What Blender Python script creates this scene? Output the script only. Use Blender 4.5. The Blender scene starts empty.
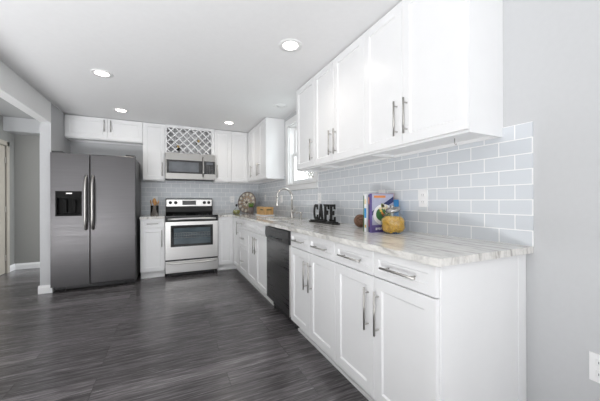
import bpy, bmesh, math, random
from mathutils import Vector, Matrix
PI = math.pi
random.seed(7)
S = bpy.context.scene
C = S.collection

# ------------------------------------------------------------------ camera
F, YAW, PIT, ROL, CH = 280.38, 25.16, .065, -.19, 1.1394
def camera():
    y, p, r = (math.radians(v) for v in (YAW, PIT, ROL))
    a = Vector((math.cos(y), -math.sin(y), 0)); u = Vector((0, 0, 1)); z = Vector((math.sin(y), math.cos(y), 0))
    zf = z*math.cos(p) + u*math.sin(p); u2 = -z*math.sin(p) + u*math.cos(p)
    R = a*math.cos(r) + u2*math.sin(r); U = -a*math.sin(r) + u2*math.cos(r)
    cd = bpy.data.cameras.new('camera'); co = bpy.data.objects.new('camera', cd); C.objects.link(co)
    cd.sensor_width = 36; cd.lens = F/600*36; cd.clip_start = .05
    B = -zf
    co.matrix_world = Matrix(((R.x, U.x, B.x, 0), (R.y, U.y, B.y, 0), (R.z, U.z, B.z, CH), (0, 0, 0, 1)))
    S.camera = co
camera()

# ------------------------------------------------------------------ world, lights, exposure
S.view_settings.view_transform = 'Standard'
S.view_settings.look = 'None'
S.view_settings.gamma = 1
S.view_settings.use_curve_mapping = False
S.view_settings.exposure = 0.43
w = bpy.data.worlds.new('world'); S.world = w; w.use_nodes = True
w.node_tree.nodes['Background'].inputs[0].default_value = (.93, .97, 1, 1)
w.node_tree.nodes['Background'].inputs[1].default_value = 3.0

def area(name, loc, rot, sx, sy, power, col=(1, 1, 1), spread=180):
    l = bpy.data.lights.new(name, 'AREA'); l.shape = 'RECTANGLE'; l.size = sx; l.size_y = sy
    l.energy = power; l.color = col; l.spread = math.radians(spread)
    o = bpy.data.objects.new(name, l); C.objects.link(o); o.location = loc
    o.rotation_euler = tuple(math.radians(v) for v in rot); return o
# added fill lamps out of view
area('fill_rear', (.2, -3.35, 1.35), (98, 0, 0), 3.4, 2.0, 22, (.98, .99, 1))  # added soft fill in front of the closed rear wall
area('fill_right', (1.55, -1.6, 1.4), (92, 0, 90), 2.0, 1.6, 16, (1, .995, .985))  # added fill on the solid right wall, to lift the left header
area('fill_up_rear', (-2.5, -2, .05), (180, 0, 0), 2.0, 2.0, 430, (.985, .992, 1))  # added uplight, brightens the ceiling from behind the camera
area('fill_up_left', (-3.1, 2.2, .05), (180, 0, 0), 2.4, 4.0, 44, (.985, .992, 1))  # added uplight in the next room, reaches the kitchen ceiling

# ------------------------------------------------------------------ materials
def nt(name):
    m = bpy.data.materials.new(name); m.use_nodes = True
    t = m.node_tree; b = t.nodes['Principled BSDF']; return m, t, b
def node(t, ty, **kw):
    n = t.nodes.new(ty)
    for k, v in kw.items():
        if k in n.inputs: n.inputs[k].default_value = v
        else: setattr(n, k, v)
    return n
def mapping(t, scale=(1, 1, 1), rot=(0, 0, 0), loc=(0, 0, 0), coord='Object'):
    tc = t.nodes.new('ShaderNodeTexCoord'); mp = t.nodes.new('ShaderNodeMapping')
    mp.inputs['Scale'].default_value = scale; mp.inputs['Rotation'].default_value = rot; mp.inputs['Location'].default_value = loc
    t.links.new(tc.outputs[coord], mp.inputs[0]); return mp.outputs[0]
def ramp(t, fac, stops):
    r = t.nodes.new('ShaderNodeValToRGB'); e = r.color_ramp.elements
    while len(e) < len(stops): e.new(.5)
    for i, (p, c) in enumerate(stops):
        e[i].position = p; e[i].color = (*c, 1) if len(c) == 3 else c
    t.links.new(fac, r.inputs[0]); return r.outputs[0]
def g(v): return (v, v, v)
def simple(name, col, rough=.5, metal=0, var=.04, scale=(8, 8, 8), bump=0, coat=0, spec=.5):
    """principled surface with a faint procedural mottling of its own colour"""
    m, t, b = nt(name)
    n = node(t, 'ShaderNodeTexNoise', Scale=1.0, Detail=4.0)
    t.links.new(mapping(t, scale), n.inputs['Vector'])
    lo = tuple(max(0, c*(1-var)) for c in col); hi = tuple(min(1, c*(1+var)) for c in col)
    t.links.new(ramp(t, n.outputs['Fac'], [(.3, lo), (.7, hi)]), b.inputs['Base Color'])
    b.inputs['Roughness'].default_value = rough; b.inputs['Metallic'].default_value = metal
    b.inputs['Coat Weight'].default_value = coat; b.inputs['Specular IOR Level'].default_value = spec
    if bump:
        bp = node(t, 'ShaderNodeBump', Strength=bump, Distance=.002); t.links.new(n.outputs['Fac'], bp.inputs['Height'])
        t.links.new(bp.outputs[0], b.inputs['Normal'])
    return m
def glass(name, col=(1, 1, 1), rough=0.0, ior=1.45):
    m, t, b = nt(name)
    n = node(t, 'ShaderNodeTexNoise', Scale=3.0); t.links.new(mapping(t), n.inputs['Vector'])
    t.links.new(ramp(t, n.outputs['Fac'], [(0, col), (1, tuple(c*.99 for c in col))]), b.inputs['Base Color'])
    b.inputs['Transmission Weight'].default_value = 1; b.inputs['Roughness'].default_value = rough; b.inputs['IOR'].default_value = ior
    return m
def emis(name, col, st):
    m, t, b = nt(name); b.inputs['Base Color'].default_value = (*col, 1)
    b.inputs['Emission Color'].default_value = (*col, 1); b.inputs['Emission Strength'].default_value = st; return m
def thin_glass(name, tint=(.97, .985, .98)):
    m, t, b = nt(name)
    tr = t.nodes.new('ShaderNodeBsdfTransparent'); gl = t.nodes.new('ShaderNodeBsdfGlossy'); fr = t.nodes.new('ShaderNodeLayerWeight'); pw = node(t, 'ShaderNodeMath', operation='POWER'); pw.inputs[1].default_value = 4.5; ma = node(t, 'ShaderNodeMath', operation='MULTIPLY_ADD'); ma.inputs[1].default_value = .7; ma.inputs[2].default_value = .06; mx = t.nodes.new('ShaderNodeMixShader')
    n = node(t, 'ShaderNodeTexNoise', Scale=2.0); t.links.new(mapping(t), n.inputs['Vector'])
    t.links.new(ramp(t, n.outputs['Fac'], [(0, tint), (1, tuple(c*.99 for c in tint))]), tr.inputs[0])
    gl.inputs['Roughness'].default_value = .01; fr.inputs[0].default_value = .5; t.links.new(fr.outputs['Facing'], pw.inputs[0]); t.links.new(pw.outputs[0], ma.inputs[0])
    t.links.new(ma.outputs[0], mx.inputs[0]); t.links.new(tr.outputs[0], mx.inputs[1]); t.links.new(gl.outputs[0], mx.inputs[2])
    t.links.new(mx.outputs[0], t.nodes['Material Output'].inputs[0]); return m
M = {}
M['wall'] = simple('wall_paint', (.575, .582, .592), .7, var=.01, scale=(40, 40, 40), bump=.05)
M['hall'] = simple('hall_paint_dimmed', (.27, .267, .255), .7, var=.01, scale=(40, 40, 40), bump=.05)  # next room's dimness put into the colour, darker than the kitchen walls
M['ceil'] = simple('ceiling_paint', (.86, .86, .865), .8, var=.01, scale=(30, 30, 30))
M['header'] = simple('header_paint_lifted', (.88, .88, .88), .7, var=.01, scale=(40, 40, 40), bump=.05)  # left wall colour whitened to replace light missing on the header
M['stub'] = simple('light_grey_wall_paint', (.50, .505, .515), .7, var=.01, scale=(40, 40, 40), bump=.05)
M['hallceil'] = simple('hall_ceiling_dimmed', (.42, .42, .42), .8, var=.01)  # ceiling colour darkened for the weak light in the next room
M['trim'] = simple('trim_white', (.84, .84, .84), .35, var=.01)
M['cab'] = simple('cabinet_white', (.86, .862, .868), .3, var=.008)
M['plastic'] = simple('white_plastic', (.88, .88, .88), .35, var=.01)
M['darkslot'] = simple('slot_dark', (.12, .12, .12), .5)
M['nickel'] = simple('brushed_nickel', (.50, .485, .465), .34, 1, var=.06, scale=(60, 60, 60))
M['chrome'] = simple('chrome', (.72, .72, .71), .12, 1, var=.02)
M['blackgloss'] = simple('black_gloss', (.012, .012, .013), .08, var=.1, coat=.5)
M['blackpl'] = simple('black_plastic', (.02, .02, .021), .35, var=.1)
M['fridgeside'] = simple('fridge_side_grey', (.07, .07, .072), .4, var=.05)
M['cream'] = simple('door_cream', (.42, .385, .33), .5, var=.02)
M['wood'] = None
def steel(name, col, rough, sx=(2, 2, 160), var=.05):
    m, t, b = nt(name)
    n = node(t, 'ShaderNodeTexNoise', Scale=1.0, Detail=3.0); t.links.new(mapping(t, sx), n.inputs['Vector'])
    t.links.new(ramp(t, n.outputs['Fac'], [(.3, tuple(c*(1-var) for c in col)), (.7, tuple(c*(1+var) for c in col))]), b.inputs['Base Color'])
    b.inputs['Metallic'].default_value = 1
    t.links.new(ramp(t, n.outputs['Fac'], [(.3, g(rough*.85)), (.7, g(rough*1.15))]), b.inputs['Roughness'])
    b.inputs['Anisotropic'].default_value = .4
    return m
M['steel'] = steel('stainless_steel', (.80, .79, .775), .33, var=.03)
M['fridge'] = steel('fridge_steel', (.085, .082, .084), .34, (2, 2, 90))
M['fhandle'] = simple('handle_steel', (.48, .465, .45), .36, 1, var=.02)
M['mwsteel'] = steel('microwave_steel', (.40, .39, .375), .33, var=.03)
M['matteblack'] = simple('dispenser_black', (.012, .012, .012), .45, var=.1, spec=.05)
M['blacksteel'] = steel('black_stainless', (.11, .11, .112), .3)
def woodmat(name, c1, c2, scale=(3, 3, 30)):
    m, t, b = nt(name)
    n = node(t, 'ShaderNodeTexNoise', Scale=3.0, Detail=6.0, Roughness=.6); t.links.new(mapping(t, scale), n.inputs['Vector'])
    t.links.new(ramp(t, n.outputs['Fac'], [(.3, c1), (.7, c2)]), b.inputs['Base Color']); b.inputs['Roughness'].default_value = .45
    return m
M['wood'] = woodmat('bamboo_wood', (.50, .26, .08), (.80, .54, .24), (20, 20, 2))
M['spoon'] = woodmat('spoon_wood', (.36, .16, .045), (.66, .36, .13))
def floor_mat():
    m, t, b = nt('dark_plank_floor')
    vec = mapping(t)
    br = node(t, 'ShaderNodeTexBrick', Scale=1.0); br.offset = .37; br.offset_frequency = 3; br.squash = 1
    br.inputs['Brick Width'].default_value = 1.22; br.inputs['Row Height'].default_value = .15
    br.inputs['Mortar Size'].default_value = .0012; br.inputs['Mortar Smooth'].default_value = .2; br.inputs['Bias'].default_value = 0
    br.inputs['Color1'].default_value = (0, 0, 0, 1); br.inputs['Color2'].default_value = (1, 1, 1, 1); br.inputs['Mortar'].default_value = (0, 0, 0, 1)
    mp = mapping(t, (1, 1, 1), (0, 0, 0), (.42, .052, 0)); t.links.new(mp, br.inputs['Vector'])
    # grain stretched along the planks (x), shifted per plank
    add = node(t, 'ShaderNodeVectorMath', operation='ADD'); sc = node(t, 'ShaderNodeVectorMath', operation='SCALE')
    t.links.new(br.outputs['Color'], sc.inputs[0]); sc.inputs['Scale'].default_value = 7.0
    t.links.new(vec, add.inputs[0]); t.links.new(sc.outputs[0], add.inputs[1])
    st = node(t, 'ShaderNodeVectorMath', operation='MULTIPLY'); st.inputs[1].default_value = (1.5, 38, 1); t.links.new(add.outputs[0], st.inputs[0])
    n1 = node(t, 'ShaderNodeTexNoise', Scale=1.6, Detail=9.0, Roughness=.68, Distortion=.35); t.links.new(st.outputs[0], n1.inputs['Vector'])
    st2 = node(t, 'ShaderNodeVectorMath', operation='MULTIPLY'); st2.inputs[1].default_value = (6, 120, 1); t.links.new(add.outputs[0], st2.inputs[0])
    n2 = node(t, 'ShaderNodeTexNoise', Scale=1.5, Detail=4.0); t.links.new(st2.outputs[0], n2.inputs['Vector'])
    c1 = ramp(t, n1.outputs['Fac'], [(.28, (.045, .041, .043)), (.5, (.11, .102, .106)), (.74, (.25, .238, .245))])
    c2 = ramp(t, n2.outputs['Fac'], [(.35, g(.62)), (.65, g(1.25))])
    mu = node(t, 'ShaderNodeMix', data_type='RGBA', blend_type='MULTIPLY'); mu.inputs[0].default_value = 1
    t.links.new(c1, mu.inputs[6]); t.links.new(c2, mu.inputs[7])
    tone = ramp(t, br.outputs['Color'], [(0, g(.86)), (.75, g(1.04)), (1, g(1.45))])
    mu2 = node(t, 'ShaderNodeMix', data_type='RGBA', blend_type='MULTIPLY'); mu2.inputs[0].default_value = 1
    t.links.new(mu.outputs[2], mu2.inputs[6]); t.links.new(tone, mu2.inputs[7])
    mo = node(t, 'ShaderNodeMix', data_type='RGBA'); t.links.new(br.outputs['Fac'], mo.inputs[0]); t.links.new(mu2.outputs[2], mo.inputs[6]); mo.inputs[7].default_value = (.02, .018, .02, 1)
    t.links.new(mo.outputs[2], b.inputs['Base Color'])
    t.links.new(ramp(t, n2.outputs['Fac'], [(.3, g(.17)), (.7, g(.28))]), b.inputs['Roughness'])
    bp = node(t, 'ShaderNodeBump', Strength=.12, Distance=.002); t.links.new(n2.outputs['Fac'], bp.inputs['Height']); t.links.new(bp.outputs[0], b.inputs['Normal'])
    return m
M['floor'] = floor_mat()
def tile_mat(name, axis, off):
    m, t, b = nt(name)
    tc = t.nodes.new('ShaderNodeTexCoord'); sp = t.nodes.new('ShaderNodeSeparateXYZ'); t.links.new(tc.outputs['Object'], sp.inputs[0])
    cx = t.nodes.new('ShaderNodeCombineXYZ')
    a1 = node(t, 'ShaderNodeMath', operation='ADD'); a1.inputs[1].default_value = off
    a2 = node(t, 'ShaderNodeMath', operation='ADD'); a2.inputs[1].default_value = -.914+.0757*40
    t.links.new(sp.outputs[axis], a1.inputs[0]); t.links.new(sp.outputs[2], a2.inputs[0])
    t.links.new(a1.outputs[0], cx.inputs[0]); t.links.new(a2.outputs[0], cx.inputs[1])
    br = node(t, 'ShaderNodeTexBrick', Scale=1.0); br.offset = .5; br.offset_frequency = 2
    br.inputs['Brick Width'].default_value = .152; br.inputs['Row Height'].default_value = .0757
    br.inputs['Mortar Size'].default_value = .0026; br.inputs['Mortar Smooth'].default_value = .15
    br.inputs['Color1'].default_value = (.64, .67, .705, 1); br.inputs['Color2'].default_value = (.69, .72, .755, 1); br.inputs['Mortar'].default_value = (.93, .93, .93, 1)
    t.links.new(cx.outputs[0], br.inputs['Vector'])
    t.links.new(br.outputs['Color'], b.inputs['Base Color'])
    r = ramp(t, br.outputs['Fac'], [(0, g(.10)), (1, g(.6))]); t.links.new(r, b.inputs['Roughness'])
    nz = node(t, 'ShaderNodeTexNoise', Scale=14.0); t.links.new(tc.outputs['Object'], nz.inputs['Vector'])
    ad = node(t, 'ShaderNodeMath', operation='MULTIPLY_ADD'); ad.inputs[1].default_value = -1.0
    t.links.new(br.outputs['Fac'], ad.inputs[0]); ms = node(t, 'ShaderNodeMath', operation='MULTIPLY'); ms.inputs[1].default_value = .5
    t.links.new(nz.outputs['Fac'], ms.inputs[0]); t.links.new(ms.outputs[0], ad.inputs[2])
    bp = node(t, 'ShaderNodeBump', Strength=.35, Distance=.002); t.links.new(ad.outputs[0], bp.inputs['Height']); t.links.new(bp.outputs[0], b.inputs['Normal'])
    return m
M['tile_r'] = tile_mat('glass_subway_tile_right', 1, -.748+.076)
M['tile_b'] = tile_mat('glass_subway_tile_back', 0, .03)
def granite(name, along_y=True):
    m, t, b = nt(name)
    sc = (15, 1.1, 4)
    n = node(t, 'ShaderNodeTexNoise', Scale=1.0, Detail=7.0, Roughness=.62, Distortion=1.1); t.links.new(mapping(t, sc, (0, 0, .06)), n.inputs['Vector'])
    n2 = node(t, 'ShaderNodeTexNoise', Scale=1.0, Detail=5.0, Roughness=.7); t.links.new(mapping(t, (38, 9, 8)), n2.inputs['Vector'])
    c1 = ramp(t, n.outputs['Fac'], [(.28, (.24, .225, .21)), (.39, (.50, .48, .45)), (.46, (.73, .715, .685)), (.60, (.79, .775, .745)), (.68, (.62, .60, .56)), (.78, (.40, .38, .35))])
    c2 = ramp(t, n2.outputs['Fac'], [(.32, g(.72)), (.5, g(1.0)), (.7, g(1.08))])
    mu = node(t, 'ShaderNodeMix', data_type='RGBA', blend_type='MULTIPLY'); mu.inputs[0].default_value = 1
    t.links.new(c1, mu.inputs[6]); t.links.new(c2, mu.inputs[7]); t.links.new(mu.outputs[2], b.inputs['Base Color'])
    b.inputs['Roughness'].default_value = .09; return m
M['granite'] = granite('veined_granite')

# ------------------------------------------------------------------ mesh helpers
def box(bm, x0, x1, y0, y1, z0, z1, bev=0, seg=2):
    r = bmesh.ops.create_cube(bm, size=1)
    vs = r['verts']
    for v in vs:
        v.co = Vector((x0+(v.co.x+.5)*(x1-x0), y0+(v.co.y+.5)*(y1-y0), z0+(v.co.z+.5)*(z1-z0)))
    if bev:
        es = list({e for v in vs for e in v.link_edges})
        bmesh.ops.bevel(bm, geom=es, offset=bev, segments=seg, affect='EDGES', profile=.5)
def frame_of(d):
    d = d.normalized(); a = Vector((0, 0, 1)) if abs(d.z) < .9 else Vector((1, 0, 0))
    u = d.cross(a).normalized(); return u, d.cross(u).normalized()
def tube(bm, pts, r, n=12, cap=True, radii=None):
    pts = [Vector(p) for p in pts]; rings = []
    u = v = None
    for i, p in enumerate(pts):
        d = (pts[min(i+1, len(pts)-1)]-pts[max(i-1, 0)]).normalized()
        if u is None: u, v = frame_of(d)
        else:
            u = (u-d*u.dot(d)).normalized(); v = d.cross(u).normalized()
        rr = radii[i] if radii else r
        rings.append([bm.verts.new(p+(u*math.cos(2*PI*k/n)+v*math.sin(2*PI*k/n))*rr) for k in range(n)])
    for a, b in zip(rings, rings[1:]):
        for k in range(n): 
            f = bm.faces.new((a[k], a[(k+1) % n], b[(k+1) % n], b[k])); f.smooth = True
    if cap: bm.faces.new(rings[0][::-1]); bm.faces.new(rings[-1])
def lathe(bm, prof, c=(0, 0, 0), n=32, axis=None, closed=False):
    """profile of (radius, height) about z through c; axis = optional rotation matrix"""
    c = Vector(c); rings = []
    for r, z in prof:
        ring = []
        if r < 1e-6: ring = [bm.verts.new(c+(axis @ Vector((0, 0, z)) if axis else Vector((0, 0, z))))]
        else:
            for k in range(n):
                p = Vector((r*math.cos(2*PI*k/n), r*math.sin(2*PI*k/n), z)); ring.append(bm.verts.new(c+(axis @ p if axis else p)))
        rings.append(ring)
    prs = list(zip(rings, rings[1:]))
    if closed: prs.append((rings[-1], rings[0]))
    for a, b in prs:
        for k in range(n):
            k2 = (k+1) % n
            if len(a) == 1 and len(b) == 1: break
            if len(a) == 1: f = bm.faces.new((a[0], b[k2], b[k]))
            elif len(b) == 1: f = bm.faces.new((a[k], a[k2], b[0]))
            else: f = bm.faces.new((a[k], a[k2], b[k2], b[k]))
            f.smooth = True
def prism(bm, poly, fn, d0, d1):
    """extrude a 2D polygon; fn(u, v, d) gives the 3D point"""
    A = [bm.verts.new(fn(u, v, d0)) for u, v in poly]; B = [bm.verts.new(fn(u, v, d1)) for u, v in poly]
    n = len(poly); bm.faces.new(A); bm.faces.new(B[::-1])
    for i in range(n): bm.faces.new((A[i], B[i], B[(i+1) % n], A[(i+1) % n]))
def mesh(name, bm, mat, autosmooth=False):
    bmesh.ops.recalc_face_normals(bm, faces=bm.faces[:])
    me = bpy.data.meshes.new(name); bm.to_mesh(me); bm.free()
    for m in (mat if isinstance(mat, (list, tuple)) else [mat]): me.materials.append(m)
    return me
def obj(name, bm, mat, parent=None, label=None, world=True, loc=None, smooth=False):
    """one mesh object. With a parent, world=True means the vertices were given in world space"""
    if parent is not None and world:
        p = parent; off = Vector((0, 0, 0))
        while p is not None: off += p.location; p = p.parent
        for v in bm.verts: v.co -= off
    if smooth:
        for f in bm.faces: f.smooth = True
    o = bpy.data.objects.new(name, mesh(name, bm, mat)); C.objects.link(o)
    if parent is not None: o.parent = parent
    if loc is not None: o.location = loc
    if label: o['label'] = label
    return o
def thing(name, label, cat, loc=(0, 0, 0), rz=0, group=None):
    o = bpy.data.objects.new(name, None); C.objects.link(o); o.empty_display_size = .1
    o.location = loc; o.rotation_euler = (0, 0, rz); tag(o, label, cat, group); return o
def tag(o, label, cat, group=None):
    o['label'] = label; o['category'] = cat
    if group: o['group'] = group
    return o
def struct(name, bm, mat, parent=None, label=None):
    o = obj(name, bm, mat, parent, label)
    if parent is None: o['kind'] = 'structure'
    return o
def bbox(*a, **k):
    bm = bmesh.new(); box(bm, *a, **k); return bm
def boxes(lst, bev=0):
    bm = bmesh.new()
    for b in lst: box(bm, *b, bev=bev)
    return bm

# ------------------------------------------------------------------ room shell
XW, YB, XL, CEIL = 1.60, 5.285, -1.33, 2.382
HC = 2.48
struct('floor', bbox(-5.0, 1.76, -3.6, 6.5, -.1, 0), M['floor'])
struct('ceiling', boxes([(XL-.11, 1.76, -3.6, YB+.15, CEIL, CEIL+.25)]), M['ceil'])
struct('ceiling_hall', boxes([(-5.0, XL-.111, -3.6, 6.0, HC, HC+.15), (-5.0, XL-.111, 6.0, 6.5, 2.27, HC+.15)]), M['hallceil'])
# right wall with the window opening
WY0, WY1, WZ0, WZ1 = 2.975, 3.775, 1.375, 2.225
struct('wall_right', boxes([(XW, XW+.15, -3.6, WY0, 0, CEIL), (XW, XW+.15, WY1, YB+.15, 0, CEIL),
                            (XW, XW+.15, WY0, WY1, 0, WZ0), (XW, XW+.15, WY0, WY1, WZ1, CEIL)]), M['wall'])
struct('wall_back', bbox(XL, XW, YB, YB+.15, 0, CEIL), M['wall'])
# left wall: stub beside the fridge and the header over the wide opening
struct('wall_left', boxes([(XL-.11, XL, 4.51, YB+.15, 0, CEIL), (XL-.11, XL, -3.6, -1.6, 0, CEIL)]), M['stub'])
struct('wall_header', bbox(XL-.11, XL, -1.5995, 4.5095, 2.13, CEIL), M['header'])
# room behind the camera and the next room, seen through the opening
struct('wall_front', boxes([(-5.0, -1.1, -3.7, -3.6, 0, HC), (-1.1, 1.76, -3.7, -3.6, 0, CEIL)]), M['wall'])
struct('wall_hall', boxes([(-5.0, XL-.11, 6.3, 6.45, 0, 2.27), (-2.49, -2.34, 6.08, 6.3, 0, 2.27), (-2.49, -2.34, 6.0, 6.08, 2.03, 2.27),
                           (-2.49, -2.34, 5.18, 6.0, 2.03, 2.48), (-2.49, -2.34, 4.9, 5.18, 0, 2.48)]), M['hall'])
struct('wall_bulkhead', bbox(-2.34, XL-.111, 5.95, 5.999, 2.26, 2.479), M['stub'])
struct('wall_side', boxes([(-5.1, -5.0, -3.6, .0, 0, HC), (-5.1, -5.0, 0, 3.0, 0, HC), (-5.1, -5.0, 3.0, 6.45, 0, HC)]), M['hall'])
def base_profile(bm, p0, p1, nrm, h=.1, d=.014):
    p0 = Vector(p0); p1 = Vector(p1); nrm = Vector(nrm)
    prof = [(0, 0), (d, 0), (d, h*.72), (d*.6, h*.86), (d*.45, h), (0, h)]
    A = [bm.verts.new(p0+nrm*a+Vector((0, 0, b))) for a, b in prof]; B = [bm.verts.new(p1+nrm*a+Vector((0, 0, b))) for a, b in prof]
    n = len(prof); bm.faces.new(A); bm.faces.new(B[::-1])
    for i in range(n): bm.faces.new((A[i], B[i], B[(i+1) % n], A[(i+1) % n]))
bm = bmesh.new()
base_profile(bm, (-2.34, 6.3, 0), (XL-.11, 6.3, 0), (0, -1, 0)); base_profile(bm, (-2.34, 6.10, 0), (-2.34, 6.3, 0), (1, 0, 0))
struct('baseboard_hall', bm, M['trim'])
bm = bmesh.new()
base_profile(bm, (XL-.125, 4.51, 0), (XL+.014, 4.51, 0), (0, -1, 0), d=.016); base_profile(bm, (XL-.11, 4.5, 0), (XL-.11, 5.4, 0), (-1, 0, 0)); base_profile(bm, (XL, 4.5, 0), (XL, YB, 0), (1, 0, 0))
struct('baseboard_left', bm, M['trim'])
bm = bmesh.new(); base_profile(bm, (XW, -3.6, 0), (XW, .775, 0), (-1, 0, 0)); struct('baseboard_right', bm, M['trim'])
# tiled backsplash: glass subway tile slabs on the two walls
struct('trim_1', boxes([(XW-.008, XW-.0005, .748, 2.885, .9145, 1.5196), (XW-.008, XW-.0005, 2.885, 3.86, .9145, 1.287), (XW-.008, XW-.0005, 3.86, YB-.001, .9145, 1.5196)]), M['tile_r'])
struct('trim_2', bbox(-.40, XW-.0085, YB-.008, YB-.0005, .9145, 1.50), M['tile_b'])

# window over the sink: casing, jamb, two sashes, glass
def window():
    w1 = bpy.data.objects.new('window_1', None); C.objects.link(w1); w1.location = (XW, 3.375, WZ0); w1['kind'] = 'structure'
    oy0, oy1, oz0, oz1 = 2.887, 3.86, 1.29, 2.314
    obj('window_casing', boxes([(XW-.022, XW-.0005, oy0, WY0+.005, WZ0+.001, WZ1-.006), (XW-.022, XW-.0005, WY1-.005, oy1, WZ0+.001, WZ1-.006),
                       (XW-.024, XW-.0005, oy0, oy1, WZ1-.005, oz1), (XW-.022, XW-.0005, oy0, oy1, oz0, WZ0-.019),
                       (XW-.034, XW-.0005, oy0, oy1, WZ0-.018, WZ0)], bev=.002), M['trim'], w1)
    obj('jamb', boxes([(XW, XW+.148, WY0, WY0+.016, WZ0, WZ1), (XW, XW+.148, WY1-.016, WY1, WZ0, WZ1), (XW, XW+.148, WY0, WY1, WZ1-.016, WZ1), (XW+.05, XW+.148, WY0, WY1, WZ0, WZ0+.016)]), M['trim'], w1)
    zm = (WZ0+WZ1)/2
    for nm, x0, z0, z1 in (('lower_sash', XW+.05, WZ0+.016, zm+.02), ('upper_sash', XW+.085, zm-.02, WZ1-.016)):
        y0, y1, b = WY0+.016, WY1-.016, .042
        s = obj(nm, boxes([(x0, x0+.033, y0, y0+b, z0, z1), (x0, x0+.033, y1-b, y1, z0, z1), (x0, x0+.033, y0+b, y1-b, z0, z0+b), (x0, x0+.033, y0+b, y1-b, z1-b, z1)], bev=.003), M['trim'], w1)
        obj('pane', bbox(x0+.014, x0+.018, y0+b-.004, y1-b+.004, z0+b-.004, z1-b+.004), M['pane'], s)
    obj('sash_lock', boxes([(XW+.05, XW+.075, 3.36, 3.40, zm+.02, zm+.035)], bev=.003), M['nickel'], w1)
M['pane'] = thin_glass('window_glass')
window()
# interior door on the far side of the next room
def door():
    d = bpy.data.objects.new('door_1', None); C.objects.link(d); d.location = (-2.34, 5.6, 0); d['kind'] = 'structure'
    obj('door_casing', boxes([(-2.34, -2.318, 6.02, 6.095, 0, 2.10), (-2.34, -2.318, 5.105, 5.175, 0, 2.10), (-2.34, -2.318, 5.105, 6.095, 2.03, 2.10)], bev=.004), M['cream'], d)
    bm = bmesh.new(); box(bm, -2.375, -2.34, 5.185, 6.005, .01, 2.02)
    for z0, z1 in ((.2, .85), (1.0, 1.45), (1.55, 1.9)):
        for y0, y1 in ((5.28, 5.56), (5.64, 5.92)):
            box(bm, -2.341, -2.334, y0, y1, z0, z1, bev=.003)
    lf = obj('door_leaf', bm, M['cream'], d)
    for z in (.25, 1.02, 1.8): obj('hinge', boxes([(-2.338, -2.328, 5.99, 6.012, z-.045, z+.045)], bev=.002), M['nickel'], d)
    bm = bmesh.new(); ax = Matrix.Rotation(PI/2, 3, 'Y'); lathe(bm, [(0, .0), (.022, 0), (.022, .006), (.01, .01), (.01, .03), (.026, .045), (.026, .06), (.0, .07)], (-2.34, 5.25, .95), 20, ax)
    obj('door_knob', bm, M['nickel'], lf)
door()

# ------------------------------------------------------------------ cabinets (local: x along the front, y into the depth, front face at y = 0)
DT = .019
def shaker_bm(x0, x1, z0, z1, st=.057, bot=None):
    """a door or drawer front with a recessed centre panel, front at y = 0, back at y = DT"""
    bm = bmesh.new(); rec, sl = .0085, .006
    def ring(i, y): return [bm.verts.new((x0+i, y, z0+i)), bm.verts.new((x1-i, y, z0+i)), bm.verts.new((x1-i, y, z1-i)), bm.verts.new((x0+i, y, z1-i))]
    ee = .0015
    rs = [ring(0, DT), ring(0, ee), ring(ee, 0), ring(st, 0), ring(st+sl, rec)]
    for a, b in zip(rs, rs[1:]):
        for k in range(4): bm.faces.new((a[k], a[(k+1) % 4], b[(k+1) % 4], b[k]))
    bm.faces.new(rs[-1]); bm.faces.new(rs[0][::-1]); return bm
def bar_handle(parent, x, z, length, vertical=True):
    bm = bmesh.new(); r = .0058; y = -.030; h = length/2; q = h-.028
    if vertical:
        tube(bm, [(x, y, z-h), (x, y, z+h)], r)
        for s in (-q, q): tube(bm, [(x, .003, z+s), (x, y, z+s)], .0042, 8)
    else:
        tube(bm, [(x-h, y, z), (x+h, y, z)], r)
        for s in (-q, q): tube(bm, [(x+s, .003, z), (x+s, y, z)], .0042, 8)
    return obj('handle', bm, M['nickel'], parent, 'brushed nickel bar handle', world=False)
G = .0016
def front(root, kind, x0, x1, z0, z1, handle=None, hz=None, hl=.22, st=.057):
    o = obj(kind, shaker_bm(x0+G, x1-G, z0+G, z1-G, st), M['cab'], root, world=False)
    if handle == 'l': bar_handle(o, x0+.04, hz, hl)
    elif handle == 'r': bar_handle(o, x1-.04, hz, hl)
    elif handle == 'h': bar_handle(o, (x0+x1)/2, (z0+z1)/2 if hz is None else hz, hl, False)
    return o
BD = XW-.963-.002          # base depth including the door
UD = .296-.002
def base_body(w, d=BD, z0=.105, z1=.8825, side=None):
    return bbox(.0005, w-.0005, DT+.001, d, z0, z1)
def upper_body(w, h, d=UD, lip=.018):
    """closed box with the recessed underside of a wall cabinet"""
    bm = bmesh.new(); t = .016
    box(bm, .0005, w-.0005, DT+.001, d, lip, h)
    box(bm, .0005, t, DT+.001, d, 0, lip); box(bm, w-t, w-.0005, DT+.001, d, 0, lip)
    box(bm, t, w-t, DT+.001, DT+.022, 0, lip); box(bm, t, w-t, d-.018, d, 0, lip)
    return bm
RB = -PI/2
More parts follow.
